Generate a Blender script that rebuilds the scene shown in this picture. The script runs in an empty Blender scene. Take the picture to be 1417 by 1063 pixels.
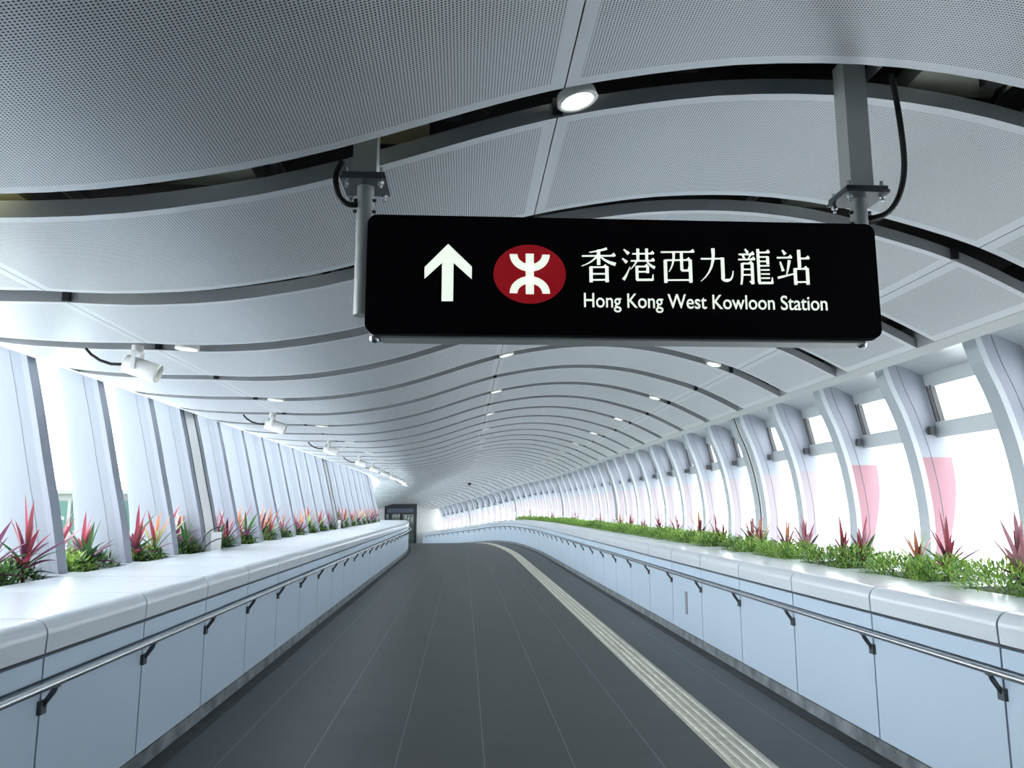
import bpy, math, random
from mathutils import Vector, Matrix, Euler
R_ = random.Random(7)
SC = bpy.context.scene
COL = SC.collection
# ------------------------------------------------------------------ camera
FPX = 1080.0
cam_d = bpy.data.cameras.new('camera'); cam = bpy.data.objects.new('camera', cam_d); COL.objects.link(cam)
cam_d.sensor_fit = 'HORIZONTAL'; cam_d.sensor_width = 36.0; cam_d.lens = FPX/1417*36; cam_d.clip_start = .05; cam_d.clip_end = 2000
PITCH = math.atan(171.5/FPX); YAW = math.atan(58.5*math.cos(PITCH)/FPX)
cam.location = (0, 0, 1.81); cam.rotation_euler = (math.pi/2+PITCH, 0, -YAW)
SC.camera = cam
# ------------------------------------------------------------------ world, exposure
SC.view_settings.view_transform = 'Standard'; SC.view_settings.look = 'None'
SC.view_settings.gamma = 1; SC.view_settings.use_curve_mapping = False
SC.view_settings.exposure = 0.0
world = bpy.data.worlds.new('sky'); SC.world = world; world.use_nodes = True
wn = world.node_tree.nodes['Background']; wn.inputs[0].default_value = (.93, .955, 1.0, 1); wn.inputs[1].default_value = 5.0
def sky_gradient():     # overcast sky, brighter towards the hidden sun on the left of the bridge
    N, L = world.node_tree.nodes, world.node_tree.links
    tc = N.new('ShaderNodeTexCoord'); sp = N.new('ShaderNodeSeparateXYZ'); mr = N.new('ShaderNodeMapRange')
    L.new(tc.outputs['Generated'], sp.inputs[0]); L.new(sp.outputs[0], mr.inputs[0])
    mr.interpolation_type = 'SMOOTHSTEP'
    for i, v in ((1, -1.0), (2, .7), (3, 14.5), (4, 5.0)): mr.inputs[i].default_value = v
    L.new(mr.outputs[0], wn.inputs[1])
sky_gradient()

# ------------------------------------------------------------------ materials
def mat(name, col, rough=.5, metal=0.0, emit=None, es=0, spec=.5):
    m = bpy.data.materials.new(name); m.use_nodes = True
    b = m.node_tree.nodes['Principled BSDF']
    b.inputs['Base Color'].default_value = (*col, 1); b.inputs['Roughness'].default_value = rough
    b.inputs['Metallic'].default_value = metal; b.inputs['Specular IOR Level'].default_value = spec
    if emit: b.inputs['Emission Color'].default_value = (*emit, 1); b.inputs['Emission Strength'].default_value = es
    return m
def nodes(m): return m.node_tree.nodes, m.node_tree.links, m.node_tree.nodes['Principled BSDF']
def noisy(m, c1, c2, scale, detail=4, coord='Object', stretch=None):
    N, L, B = nodes(m)
    tc = N.new('ShaderNodeTexCoord'); nz = N.new('ShaderNodeTexNoise'); cr = N.new('ShaderNodeValToRGB')
    nz.inputs['Scale'].default_value = scale; nz.inputs['Detail'].default_value = detail
    src = tc.outputs[coord]
    if stretch:
        mp = N.new('ShaderNodeMapping'); mp.inputs['Scale'].default_value = stretch; L.new(src, mp.inputs[0]); src = mp.outputs[0]
    L.new(src, nz.inputs['Vector']); L.new(nz.outputs['Fac'], cr.inputs[0]); L.new(cr.outputs[0], B.inputs['Base Color'])
    cr.color_ramp.elements[0].position = .35; cr.color_ramp.elements[0].color = (*c1, 1)
    cr.color_ramp.elements[1].position = .68; cr.color_ramp.elements[1].color = (*c2, 1)
    return cr
def math_node(N, L, op, a, b=None, c=None):
    n = N.new('ShaderNodeMath'); n.operation = op
    for i, v in enumerate((a, b, c)):
        if v is None: continue
        if isinstance(v, (int, float)): n.inputs[i].default_value = v
        else: L.new(v, n.inputs[i])
    return n.outputs[0]

CEILC = (.76, .79, .82)
m_panel = mat('ceiling_metal', CEILC, .42, .3)
m_perf = mat('perforated_metal', CEILC, .42, .3)
m_perf2 = mat('finely_perforated_metal', CEILC, .42, .3)
def build_perf(m_p, rad, dark):
    N, L, B = nodes(m_p)
    uv = N.new('ShaderNodeUVMap'); sp = N.new('ShaderNodeSeparateXYZ'); L.new(uv.outputs[0], sp.inputs[0])
    p = .0125
    u = math_node(N, L, 'DIVIDE', sp.outputs[0], p); v = math_node(N, L, 'DIVIDE', sp.outputs[1], p)
    a = math_node(N, L, 'SUBTRACT', math_node(N, L, 'FRACT', u), .5); b = math_node(N, L, 'SUBTRACT', math_node(N, L, 'FRACT', v), .5)
    d = math_node(N, L, 'SQRT', math_node(N, L, 'ADD', math_node(N, L, 'MULTIPLY', a, a), math_node(N, L, 'MULTIPLY', b, b)))
    hole = math_node(N, L, 'LESS_THAN', d, rad)
    mx = N.new('ShaderNodeMix'); mx.data_type = 'RGBA'; L.new(hole, mx.inputs['Factor'])
    mx.inputs['A'].default_value = (*CEILC, 1); mx.inputs['B'].default_value = (*dark, 1)
    L.new(mx.outputs['Result'], B.inputs['Base Color'])
    r = math_node(N, L, 'MULTIPLY_ADD', hole, .5, .38); L.new(r, B.inputs['Roughness'])
build_perf(m_perf, .27, (.03, .04, .045)); build_perf(m_perf2, .20, (.12, .14, .16))
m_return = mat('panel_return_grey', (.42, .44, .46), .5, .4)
m_dark = mat('dark_void', (.012, .013, .015), .8)
m_black = mat('black_rubber', (.012, .012, .013), .55)
m_soffit = mat('soffit_metal', (.62, .65, .66), .35, .45)
m_clad = mat('white_cladding', (.52, .635, .75), .36)
m_cap = mat('white_cap_stone', (.66, .72, .77), .22)
m_groove = mat('groove_dark', (.03, .035, .04), .6)
m_kick = mat('kick_plate_grey', (.2, .22, .23), .5); noisy(m_kick, (.10, .115, .125), (.27, .30, .32), 5)
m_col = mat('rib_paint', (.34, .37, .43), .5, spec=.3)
m_coll = mat('left_rib_paint_darkened', (.215, .238, .270), .6, spec=.15); m_flangel = mat('left_rib_edge_shaded', (.24, .26, .31), .5, spec=.3)  # left copies of rib paint: web darkened against bright sky, inner edge painted shaded
m_joint = mat('rib_joint_grey', (.17, .19, .23), .5)
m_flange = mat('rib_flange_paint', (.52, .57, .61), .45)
m_pink_light = mat('painted_pink_light', (.37, .20, .235), .5, spec=.3); m_pale_pink_light = mat('painted_pale_pink_light', (.39, .345, .375), .5, spec=.3)  # pink light on the lower right webs, put into the colour, stronger nearby
m_frame = mat('window_frame_metal', (.62, .66, .67), .4, .3)
m_fdark = mat('window_gasket_dark', (.07, .075, .08), .5)
m_steel = mat('brushed_steel', (.66, .68, .70), .27, 1.0)
m_bracket = mat('bracket_grey', (.10, .11, .12), .45, .6)
m_post = mat('post_grey_metal', (.50, .52, .51), .42, .3)
m_offwhite = mat('offwhite_panel', (.55, .57, .56), .4)
m_white = mat('white_enamel', (.82, .82, .80), .35)
m_signblk = mat('sign_black', (.002, .002, .004), .5, spec=.12)
m_signedge = mat('sign_edge_grey', (.09, .095, .10), .35, .5)
m_letter = mat('sign_letter_cream', (.85, .9, .82), .5, 0, (.90, 1.0, .86), .85)
m_red = mat('sign_red', (.30, .004, .008), .5, 0, (.30, .004, .010), .55)
m_lens = mat('lamp_lens', (.9, .95, .85), .3, 0, (.93, 1, .84), 14)
m_lens_off = mat('spot_lens', (.38, .39, .40), .2)
m_soil = mat('planter_soil', (.03, .025, .02), .9); noisy(m_soil, (.012, .012, .010), (.05, .045, .03), 30)
m_floor = mat('floor_tile', (.05, .055, .056), .42)
def build_floor():
    N, L, B = nodes(m_floor)
    uv = N.new('ShaderNodeUVMap'); sp = N.new('ShaderNodeSeparateXYZ'); L.new(uv.outputs[0], sp.inputs[0])
    T = .636
    fu = math_node(N, L, 'FRACT', math_node(N, L, 'ADD', math_node(N, L, 'DIVIDE', sp.outputs[0], T), .24+10))
    fv = math_node(N, L, 'FRACT', math_node(N, L, 'DIVIDE', sp.outputs[1], .318))
    fr = math_node(N, L, 'FRACT', math_node(N, L, 'DIVIDE', sp.outputs[1], .0265))
    lu = math_node(N, L, 'LESS_THAN', math_node(N, L, 'ABSOLUTE', math_node(N, L, 'SUBTRACT', fu, .5)), .006)
    lv = math_node(N, L, 'LESS_THAN', math_node(N, L, 'ABSOLUTE', math_node(N, L, 'SUBTRACT', fv, .5)), .008)
    rib = math_node(N, L, 'LESS_THAN', fr, .4)
    nz = N.new('ShaderNodeTexNoise'); nz.inputs['Scale'].default_value = 1.1; nz.inputs['Detail'].default_value = 6
    mp = N.new('ShaderNodeMapping'); mp.inputs['Scale'].default_value = (.7, 2.4, 1); L.new(uv.outputs[0], mp.inputs[0]); L.new(mp.outputs[0], nz.inputs['Vector'])
    cr = N.new('ShaderNodeValToRGB'); L.new(nz.outputs['Fac'], cr.inputs[0])
    cr.color_ramp.elements[0].position = .3; cr.color_ramp.elements[0].color = (.019, .024, .0255, 1)
    cr.color_ramp.elements[1].position = .75; cr.color_ramp.elements[1].color = (.030, .037, .039, 1)
    m1 = N.new('ShaderNodeMix'); m1.data_type = 'RGBA'; L.new(math_node(N, L, 'MULTIPLY', rib, .22), m1.inputs['Factor']); L.new(cr.outputs[0], m1.inputs['A']); m1.inputs['B'].default_value = (.012, .014, .015, 1)
    m2 = N.new('ShaderNodeMix'); m2.data_type = 'RGBA'; L.new(math_node(N, L, 'MULTIPLY', lv, .5), m2.inputs['Factor']); L.new(m1.outputs['Result'], m2.inputs['A']); m2.inputs['B'].default_value = (.08, .09, .095, 1)
    m3 = N.new('ShaderNodeMix'); m3.data_type = 'RGBA'; L.new(math_node(N, L, 'MULTIPLY', lu, .95), m3.inputs['Factor']); L.new(m2.outputs['Result'], m3.inputs['A']); m3.inputs['B'].default_value = (.16, .18, .185, 1)
    L.new(m3.outputs['Result'], B.inputs['Base Color'])
    bp = N.new('ShaderNodeBump'); bp.inputs['Strength'].default_value = .25; bp.inputs['Distance'].default_value = .002; L.new(rib, bp.inputs['Height']); L.new(bp.outputs[0], B.inputs['Normal'])
build_floor()
m_gutter = mat('gutter_dark', (.02, .023, .024), .6); noisy(m_gutter, (.010, .012, .013), (.035, .04, .042), 7)
m_tact = mat('tactile_tan', (.40, .37, .30), .55)
def build_tact():
    N, L, B = nodes(m_tact)
    uv = N.new('ShaderNodeUVMap'); sp = N.new('ShaderNodeSeparateXYZ'); L.new(uv.outputs[0], sp.inputs[0])
    f = math_node(N, L, 'FRACT', math_node(N, L, 'DIVIDE', sp.outputs[1], .33))
    l = math_node(N, L, 'LESS_THAN', f, .02)
    nz = N.new('ShaderNodeTexNoise'); nz.inputs['Scale'].default_value = 9; L.new(uv.outputs[0], nz.inputs['Vector'])
    cr = N.new('ShaderNodeValToRGB'); L.new(nz.outputs['Fac'], cr.inputs[0])
    cr.color_ramp.elements[0].position = .3; cr.color_ramp.elements[0].color = (.42, .40, .33, 1)
    cr.color_ramp.elements[1].position = .7; cr.color_ramp.elements[1].color = (.56, .54, .45, 1)
    m = N.new('ShaderNodeMix'); m.data_type = 'RGBA'; L.new(l, m.inputs['Factor']); L.new(cr.outputs[0], m.inputs['A']); m.inputs['B'].default_value = (.14, .13, .11, 1)
    L.new(m.outputs['Result'], B.inputs['Base Color'])
build_tact()
m_tbar = mat('tactile_bar_cream', (.52, .50, .42), .5); noisy(m_tbar, (.58, .55, .46), (.80, .78, .68), 6)
def glass(name, col, fac):
    m = bpy.data.materials.new(name); m.use_nodes = True; N = m.node_tree.nodes; L = m.node_tree.links; N.clear()
    o = N.new('ShaderNodeOutputMaterial'); mx = N.new('ShaderNodeMixShader'); t = N.new('ShaderNodeBsdfTransparent'); g = N.new('ShaderNodeBsdfGlossy')
    t.inputs[0].default_value = (*col, 1); g.inputs['Roughness'].default_value = .03; mx.inputs[0].default_value = fac
    L.new(t.outputs[0], mx.inputs[1]); L.new(g.outputs[0], mx.inputs[2]); L.new(mx.outputs[0], o.inputs[0]); return m
m_glass = glass('clear_glass', (.97, .985, .985), .05)
m_dglass = glass('door_glass', (.06, .085, .075), .10)
def leafmat(name, c, tr=.45):
    m = bpy.data.materials.new(name); m.use_nodes = True; N = m.node_tree.nodes; L = m.node_tree.links
    B = N['Principled BSDF']; B.inputs['Base Color'].default_value = (*c, 1); B.inputs['Roughness'].default_value = .42
    o = N['Material Output']; t = N.new('ShaderNodeBsdfTranslucent'); t.inputs[0].default_value = (*[min(1, x*1.5) for x in c], 1)
    mx = N.new('ShaderNodeMixShader'); mx.inputs[0].default_value = tr
    L.new(B.outputs[0], mx.inputs[1]); L.new(t.outputs[0], mx.inputs[2]); L.new(mx.outputs[0], o.inputs[0]); return m
LG = [leafmat('leaf_fresh_green', (.20, .36, .07)), leafmat('leaf_mid_green', (.11, .24, .06)), leafmat('leaf_lime', (.36, .50, .12)), leafmat('leaf_dark_green', (.035, .085, .03)), leafmat('leaf_blackish_green', (.018, .035, .022))]
LR = dict(red=leafmat('leaf_red', (.25, .065, .075), .35), orange=leafmat('leaf_orange', (.44, .20, .12), .35), pink=leafmat('leaf_pink', (.36, .18, .21), .35), purple=leafmat('leaf_purple', (.10, .03, .07)), wine=leafmat('leaf_wine', (.22, .04, .06)), cream=leafmat('leaf_pale_green', (.27, .33, .15)))
m_stem = mat('plant_stem', (.12, .08, .05), .7)

# ------------------------------------------------------------------ the path of the bridge
P = 1.417; PH = .28; S0 = 29.5; S1 = 55.0; RAD = 97.0; HD = .0075; ZS = 38.0; ZL = 10.0; ZK = .003
KB, KE = -5, 46
def SK(k): return (k+PH)*P
S_BACK = SK(KB); S_END = 66.8
def path(s):
    if s <= S0: return Vector((-HD*s, s, 0)), HD
    a = (min(s, S1)-S0)/RAD; e = max(0, s-S1)
    return Vector((-HD*s-RAD*(1-math.cos(a))-e*math.sin(a), S0+RAD*math.sin(a)+e*math.cos(a), 0)), HD+a
def zoff(s): d = max(0, s-ZS); return -ZK*d*d if d < ZL else -ZK*ZL*ZL-2*ZK*ZL*(d-ZL)
def W(s, X, z):
    p, h = path(s); return (p.x+X*math.cos(h), p.y+X*math.sin(h), z+zoff(s))
CP = [(-4.62, 3.44), (-4.07, 3.22), (-3.63, 3.075), (-2.95, 3.02), (-2.4, 3.015), (-1.975, 3.005), (-1.457, 3.036), (-.93, 3.125), (-.6, 3.21), (-.37, 3.282), (.146, 3.455), (.43, 3.535), (.8, 3.61), (1.2, 3.665), (1.7, 3.68), (2.15, 3.64), (2.534, 3.56), (3.13, 3.38), (3.73, 3.09), (4.2, 2.83)]
def cz(X):
    for i in range(len(CP)-1):
        if X <= CP[i+1][0] or i == len(CP)-2:
            x0, y0 = CP[i]; x1, y1 = CP[i+1]
            xm, ym = CP[max(0, i-1)]; xp, yp = CP[min(len(CP)-1, i+2)]
            m0 = (y1-ym)/(x1-xm); m1 = (yp-y0)/(xp-x0); h = x1-x0; t = (X-x0)/h
            return (2*t**3-3*t**2+1)*y0+(t**3-2*t**2+t)*h*m0+(-2*t**3+3*t**2)*y1+(t**3-t**2)*h*m1

# ------------------------------------------------------------------ mesh builder
class MB:
    def __init__(s): s.v = []; s.f = []; s.m = []; s.sm = []; s.uv = []
    def face(s, pts, mi=0, smooth=False, uv=None):
        b = len(s.v); s.v += [tuple(p) for p in pts]; s.f.append(tuple(range(b, b+len(pts)))); s.m.append(mi); s.sm.append(smooth); s.uv.append(uv or [(0, 0)]*len(pts))
    def grid(s, rows, mi=0, smooth=True, uvs=None, closed=False):
        """rows: equal-length lists of points, shared vertices"""
        b = len(s.v); n = len(rows[0])
        for r in rows: s.v += [tuple(p) for p in r]
        for i in range(len(rows)-1):
            for j in range(n if closed else n-1):
                j2 = (j+1) % n
                s.f.append((b+i*n+j, b+i*n+j2, b+(i+1)*n+j2, b+(i+1)*n+j)); s.m.append(mi if not callable(mi) else mi(i, j)); s.sm.append(smooth)
                s.uv.append([uvs[i][j], uvs[i][j2], uvs[i+1][j2], uvs[i+1][j]] if uvs else [(0, 0)]*4)
    def loft(s, rings, mi=0, smooth=False):
        s.grid(rings, mi, smooth, closed=True) if smooth else s._flat(rings, mi)
        s.face(rings[0], mi); s.face(list(reversed(rings[-1])), mi)
    def _flat(s, rings, mi):
        for i in range(len(rings)-1):
            n = len(rings[0])
            for j in range(n):
                k = (j+1) % n; s.face([rings[i][j], rings[i][k], rings[i+1][k], rings[i+1][j]], mi)
    def box(s, a, b, mi=0, M=None):
        x0, y0, z0 = a; x1, y1, z1 = b
        r = [[(x0, y0, z0), (x1, y0, z0), (x1, y1, z0), (x0, y1, z0)], [(x0, y0, z1), (x1, y0, z1), (x1, y1, z1), (x0, y1, z1)]]
        if M: r = [[tuple(M @ Vector(p)) for p in q] for q in r]
        s.loft(r, mi)
    def tube(s, pts, r, n=10, mi=0, smooth=True, caps=True):
        pts = [Vector(p) for p in pts]; rings = []; up = None
        for i, p in enumerate(pts):
            t = (pts[min(i+1, len(pts)-1)]-pts[max(i-1, 0)]).normalized()
            if up is None: up = t.orthogonal().normalized()
            up = (up-t*up.dot(t)).normalized(); w = t.cross(up)
            rr = r[i] if isinstance(r, (list, tuple)) else r
            rings.append([p+(up*math.cos(2*math.pi*j/n)+w*math.sin(2*math.pi*j/n))*rr for j in range(n)])
        s.grid(rings, mi, smooth, closed=True)
        if caps: s.face(rings[0], mi); s.face(list(reversed(rings[-1])), mi)
    def lathe(s, prof, n=24, mi=0, M=Matrix()):
        rings = [[tuple(M @ Vector((r*math.cos(2*math.pi*j/n), r*math.sin(2*math.pi*j/n), z))) for j in range(n)] for r, z in prof]
        s.grid(rings, mi, True, closed=True)
    def build(s, name, mats, parent=None, at=None):
        me = bpy.data.meshes.new(name); off = Vector(at) if at is not None else Vector((0, 0, 0))
        me.from_pydata([tuple(Vector(v)-off) for v in s.v], [], s.f)
        for m in (mats if isinstance(mats, (list, tuple)) else [mats]): me.materials.append(m)
        me.polygons.foreach_set('material_index', s.m); me.polygons.foreach_set('use_smooth', s.sm)
        if any(u != (0, 0) for f in s.uv for u in f):
            ul = me.uv_layers.new(name='UVMap'); flat = [c for f in s.uv for u in f for c in u]; ul.data.foreach_set('uv', flat)
        me.update(); o = bpy.data.objects.new(name, me); COL.objects.link(o)
        if at is not None: o.location = off
        if parent: o.parent = parent
        return o
def empty(name, loc=(0, 0, 0), rz=0):
    o = bpy.data.objects.new(name, None); COL.objects.link(o); o.location = loc; o.rotation_euler = (0, 0, rz); o.empty_display_size = .1; return o
def tag(o, label, cat, group=None, kind=None):
    o['label'] = label; o['category'] = cat
    if group: o['group'] = group
    if kind: o['kind'] = kind
    return o
def struct(o, label, cat): o['kind'] = 'structure'; o['label'] = label; o['category'] = cat; return o
def copy_tree(o, parent=None):
    c = o.copy(); COL.objects.link(c); c.parent = parent
    for ch in o.children: copy_tree(ch, c)
    return c
def place(o, s, X=0, z=0, rz=0):
    _, h = path(s); o.location = W(s, X, z); o.rotation_euler = (0, 0, h+rz)
ORD = ['nearest', 'second', 'third', 'fourth', 'fifth', 'sixth', 'seventh', 'eighth', 'ninth', 'tenth', 'eleventh', 'twelfth', 'thirteenth', 'fourteenth', 'fifteenth', 'sixteenth', 'seventeenth', 'eighteenth', 'nineteenth', 'twentieth']
def lin(a, b, n): return [a+(b-a)*i/(n-1) for i in range(n)]
XL, XR = -2.25, 3.10
SS = [S_BACK+(S_END-S_BACK)*i/110 for i in range(111)]

# ------------------------------------------------------------------ floor
fl = MB()
fl.grid([[W(s, X, 0) for X in (XL-.05, -1, 0, 1, 2, XR+.05)] for s in SS], 0, True, [[(X, s) for X in (XL-.05, -1, 0, 1, 2, XR+.05)] for s in SS])
fl.grid([[W(s, X, -.5) for X in (-4.8, 4.8)] for s in SS], 1, False)
flo = fl.build('floor', [m_floor, m_kick]); struct(flo, 'dark grey ribbed floor tiles running down the walkway', 'floor')
tr = MB()
for a, b in ((XL, XL+.13), (XR-.13, XR)):
    tr.loft([[W(s, a, 0), W(s, b, 0), W(s, b, .006), W(s, a, .006)] for s in SS])
t = tr.build('trim_1', m_gutter); struct(t, 'blackish drainage strips along the foot of both parapets', 'gutter')
tc = empty('tactile_strip', W(0, 2, 0)); tag(tc, 'cream ribbed tactile guiding strip on the dark floor near the right parapet', 'tactile paving')
tb = MB(); sst = [s for s in SS if S_BACK+.3 < s < S_END-1]
tb.grid([[W(s, 1.90, 0), W(s, 1.90, .006), W(s, 2.23, .006), W(s, 2.23, 0)] for s in sst], 0, False, [[(1.90, s), (1.90, s), (2.23, s), (2.23, s)] for s in sst])
tb.build('tile_base', m_tact, tc, None)
for i in range(4):
    x = 1.945+.080*i; q = MB(); q.loft([[W(s, x-.017, .006), W(s, x+.017, .006), W(s, x+.012, .011), W(s, x-.012, .011)] for s in sst]); q.build('ridge', m_tbar, tc)
for ch in tc.children: ch.location = -tc.location

# ------------------------------------------------------------------ parapets
def parapet(side, X, lat0, pitch):
    sg = -1 if side == 'left' else 1
    root = empty('wall_'+side); struct(root, 'white panelled parapet on the %s with rounded stone cap' % side, 'parapet wall')
    bk = MB()
    bk.loft([[W(s, X+sg*.035, 0), W(s, X+sg*.12, 0), W(s, X+sg*.12, 1.17), W(s, X+sg*.035, 1.17)] for s in SS]); bk.build('backing', m_groove, root)
    kp = MB(); kp.loft([[W(s, X-sg*.004, 0), W(s, X+sg*.05, 0), W(s, X+sg*.05, .11), W(s, X-sg*.004, .11)] for s in SS]); kp.build('kick_plate', m_kick, root)
    k0 = math.floor((S_BACK-lat0)/pitch); seams = []
    s = lat0+k0*pitch
    while s < S_END-.3: seams.append(s); s += pitch
    for i, a in enumerate(seams):
        b = min(a+pitch, S_END) if i < len(seams)-1 else S_END
        a = max(a, S_BACK); g = .009; n = [a+g, (a+b)/2, b-g]
        q = MB(); q.loft([[W(t, X, .118), W(t, X+sg*.04, .118), W(t, X+sg*.04, .885), W(t, X, .885)] for t in n]); q.build('lower_panel', m_clad, root)
        q = MB(); q.loft([[W(t, X, .90), W(t, X+sg*.04, .90), W(t, X+sg*.04, 1.012), W(t, X, 1.012)] for t in n]); q.build('upper_panel', m_clad, root)
        # rounded cap : front face, round nose, flat top back to the planter
        prof = [(X+sg*.04, 1.035), (X-sg*.004, 1.035), (X-sg*.008, 1.13)]
        rr = .085
        for j in range(1, 9):
            an = math.pi/2*j/8; prof.append((X-sg*.008+sg*rr*(1-math.cos(an)), 1.13+rr*math.sin(an)))
        xb = -3.50 if sg < 0 else 3.72
        prof += [(xb, 1.222), (xb, 1.14), (X+sg*.12, 1.14)]
        q = MB(); rings = [[W(t, x, z) for x, z in prof] for t in n]
        q.grid([[r[i] for i in range(2, 12)] for r in rings], 0, True)
        for i0, i1 in ((0, 1), (1, 2), (11, 12), (12, 13), (13, 0)):
            q.grid([[r[i0], r[i1]] for r in rings], 0, False)
        q.face(rings[0]); q.face(list(reversed(rings[-1]))); q.build('cap_segment', m_cap, root)
    # planter trough
    so = MB(); xo = 4.62*sg; xb = (-3.50 if sg < 0 else 3.72)
    so.loft([[W(s, xb, .9), W(s, xo, .9), W(s, xo, 1.165), W(s, xb, 1.165)] for s in SS]); so.build('planter_soil', m_soil, root)
    sl = MB(); a0, a1 = (sg*4.28, sg*4.72); sl.loft([[W(s, a0, 1.0), W(s, a1, 1.0), W(s, a1, 1.224), W(s, a0, 1.224)] for s in SS]); sl.build('outer_ledge', m_cap, root)
    return root, seams
wl, seamsL = parapet('left', XL, 4.53, 1.345)
wr, seamsR = parapet('right', XR, 4.51, 1.445)
# cap bridges between the planters, one at every rib
def cap_bridges(root, sg):
    q = MB()
    for k in range(KB, KE+1):
        s = SK(k); w = .36 if k % 8 == 0 else .2; xb = -3.47 if sg < 0 else 3.69
        if s+w > S_END: continue
        q.loft([[W(t, xb, 1.16), W(t, sg*4.3, 1.16), W(t, sg*4.3, 1.221), W(t, xb, 1.221)] for t in (s-w, s+w)])
    o = q.build('cap_bridges', m_cap, root); return o
cap_bridges(wl, -1); cap_bridges(wr, 1)

def handrail(side, X, seams, z=.888):
    sg = -1 if side == 'left' else 1
    xr = X-sg*.085; root = empty('handrail', W(0, xr, 0)); tag(root, 'polished steel handrail along the %s parapet' % side, 'handrail')
    q = MB(); ss = [s for s in SS if s < S_END-.5]; q.tube([W(s, xr, z) for s in ss], .021, 12); q.build('rail', m_steel, root)
    first = None
    for s in seams:
        if s < S_BACK+.3 or s > S_END-1: continue
        if first is None:
            q = MB()   # local frame: x towards wall, y along
            q.box((.062, -.03, -.165), (.085, .03, -.095)); q.tube([(0, 0, -.018), (.012, 0, -.05), (.07, 0, -.13)], .0085, 8); q.box((-.004, -.028, -.028), (.004, .028, -.018))
            q.loft([[(.004, -.006, -.02), (.07, -.006, -.145), (.07, -.006, -.10), (.02, -.006, -.02)], [(.004, .006, -.02), (.07, .006, -.145), (.07, .006, -.10), (.02, .006, -.02)]])
            first = q.build('rail_bracket', m_bracket); b = first
        else: b = first.copy(); COL.objects.link(b)
        b.parent = root; p, h = path(s); b.location = Vector(W(s+.0, xr, z))-root.location; b.rotation_euler = (0, 0, h if sg > 0 else h+math.pi)
    for ch in root.children:
        if ch.name.startswith('rail') and not ch.name.startswith('rail_'): ch.location = -root.location
    return root
handrail('left', XL, seamsL); handrail('right', XR, seamsR)

# ------------------------------------------------------------------ ceiling
ceil = empty('ceiling'); struct(ceil, 'silver perforated metal ceiling panels in curved strips', 'ceiling')
SEAMX = [-3.63, -2.36, .40, 3.13, 3.70]
TH = .075; GAP = .25; BORD = .055
def arc_xs(a, b, n):
    return lin(a, b, n)
def slab(q, xa, xb, s0, s1, n, sub=2, thick=TH, border=True):
    xs = lin(xa, xb, n)
    if border: xs = sorted(set([xa, xa+BORD, xb-BORD, xb]+[x for x in xs if xa+BORD*1.4 < x < xb-BORD*1.4]))
    arc = [0]
    for i in range(1, len(xs)): arc.append(arc[-1]+math.hypot(xs[i]-xs[i-1], cz(xs[i])-cz(xs[i-1])))
    ts = [s0]+([s0+BORD] if border else [])+lin(s0, s1, sub+1)[1:-1]+([s1-BORD] if border else [])+[s1]
    rows = [[W(t, x, cz(x)) for x in xs] for t in ts]; uvs = [[(arc[j], t) for j in range(len(xs))] for t in ts]
    nr, nc = len(ts), len(xs)
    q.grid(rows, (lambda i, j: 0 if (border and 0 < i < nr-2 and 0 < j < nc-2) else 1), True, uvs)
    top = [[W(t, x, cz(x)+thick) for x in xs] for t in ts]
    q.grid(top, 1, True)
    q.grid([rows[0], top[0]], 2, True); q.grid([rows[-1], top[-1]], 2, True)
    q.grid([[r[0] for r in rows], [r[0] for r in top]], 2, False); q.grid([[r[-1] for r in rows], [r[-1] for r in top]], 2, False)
far = MB()
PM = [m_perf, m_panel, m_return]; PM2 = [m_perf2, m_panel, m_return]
for k in range(KB, KE+1):
    s0, s1 = SK(k), min(SK(k+1)-GAP, S_END)
    if s1-s0 < .2: continue
    for i in range(4):
        xa, xb = SEAMX[i]+.003, SEAMX[i+1]-.003
        n = (8, 16, 16, 5)[i]
        if 0 <= k < 25: q = MB(); slab(q, xa, xb, s0, s1, n); q.build('ceiling_panel', PM if k < (3 if i < 2 else 5) else PM2, ceil)
        else: slab(far, xa, xb, s0, s1, n)
o = far.build('ceiling_panel', PM2, ceil); o['kind'] = 'stuff'
# continuous edge strips (left flare and right edge)
q = MB(); nn = 12
xs = lin(-4.62, -3.633, 8)
q.grid([[W(s, x, cz(x)) for x in xs] for s in SS], 0, True); q.grid([[W(s, x, cz(x)+TH) for x in xs] for s in SS], 0, True); q.grid([[W(s, xs[-1], cz(xs[-1])), W(s, xs[-1], cz(xs[-1])+TH)] for s in SS], 0, False)
q.build('left_edge_strip', m_panel, ceil)
q = MB(); pr = [(3.703, cz(3.70)), (3.79, cz(3.79)+.0), (3.80, 3.13), (3.90, 3.20), (4.10, 3.235), (4.35, 3.20), (4.55, 3.11), (4.62, 3.06), (4.7, 3.06), (4.7, 3.3), (3.703, 3.3)]
q.grid([[W(s, x, z) for x, z in pr[:2]] for s in SS], 0, False); q.grid([[W(s, x, z) for x, z in pr[1:3]] for s in SS], 0, False); q.grid([[W(s, x, z) for x, z in pr[2:8]] for s in SS], 0, True); q.grid([[W(s, x, z) for x, z in (pr[7], pr[8], pr[9], pr[10], pr[0])] for s in SS], 0, False)
q.build('right_soffit', m_soffit, ceil)
# black joint clips on the panel returns where the seams cross the gaps
q = MB()
for k in range(KB, KE+1):
    for x in SEAMX[1:4]:
        z = cz(x); s = SK(k)
        q.loft([[W(t, x-.022, z+.004), W(t, x+.022, z+.004), W(t, x+.022, z+TH+.01), W(t, x-.022, z+TH+.01)] for t in (s-.022, s-.002)])
o = q.build('joint_clips', m_black, ceil)
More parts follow.
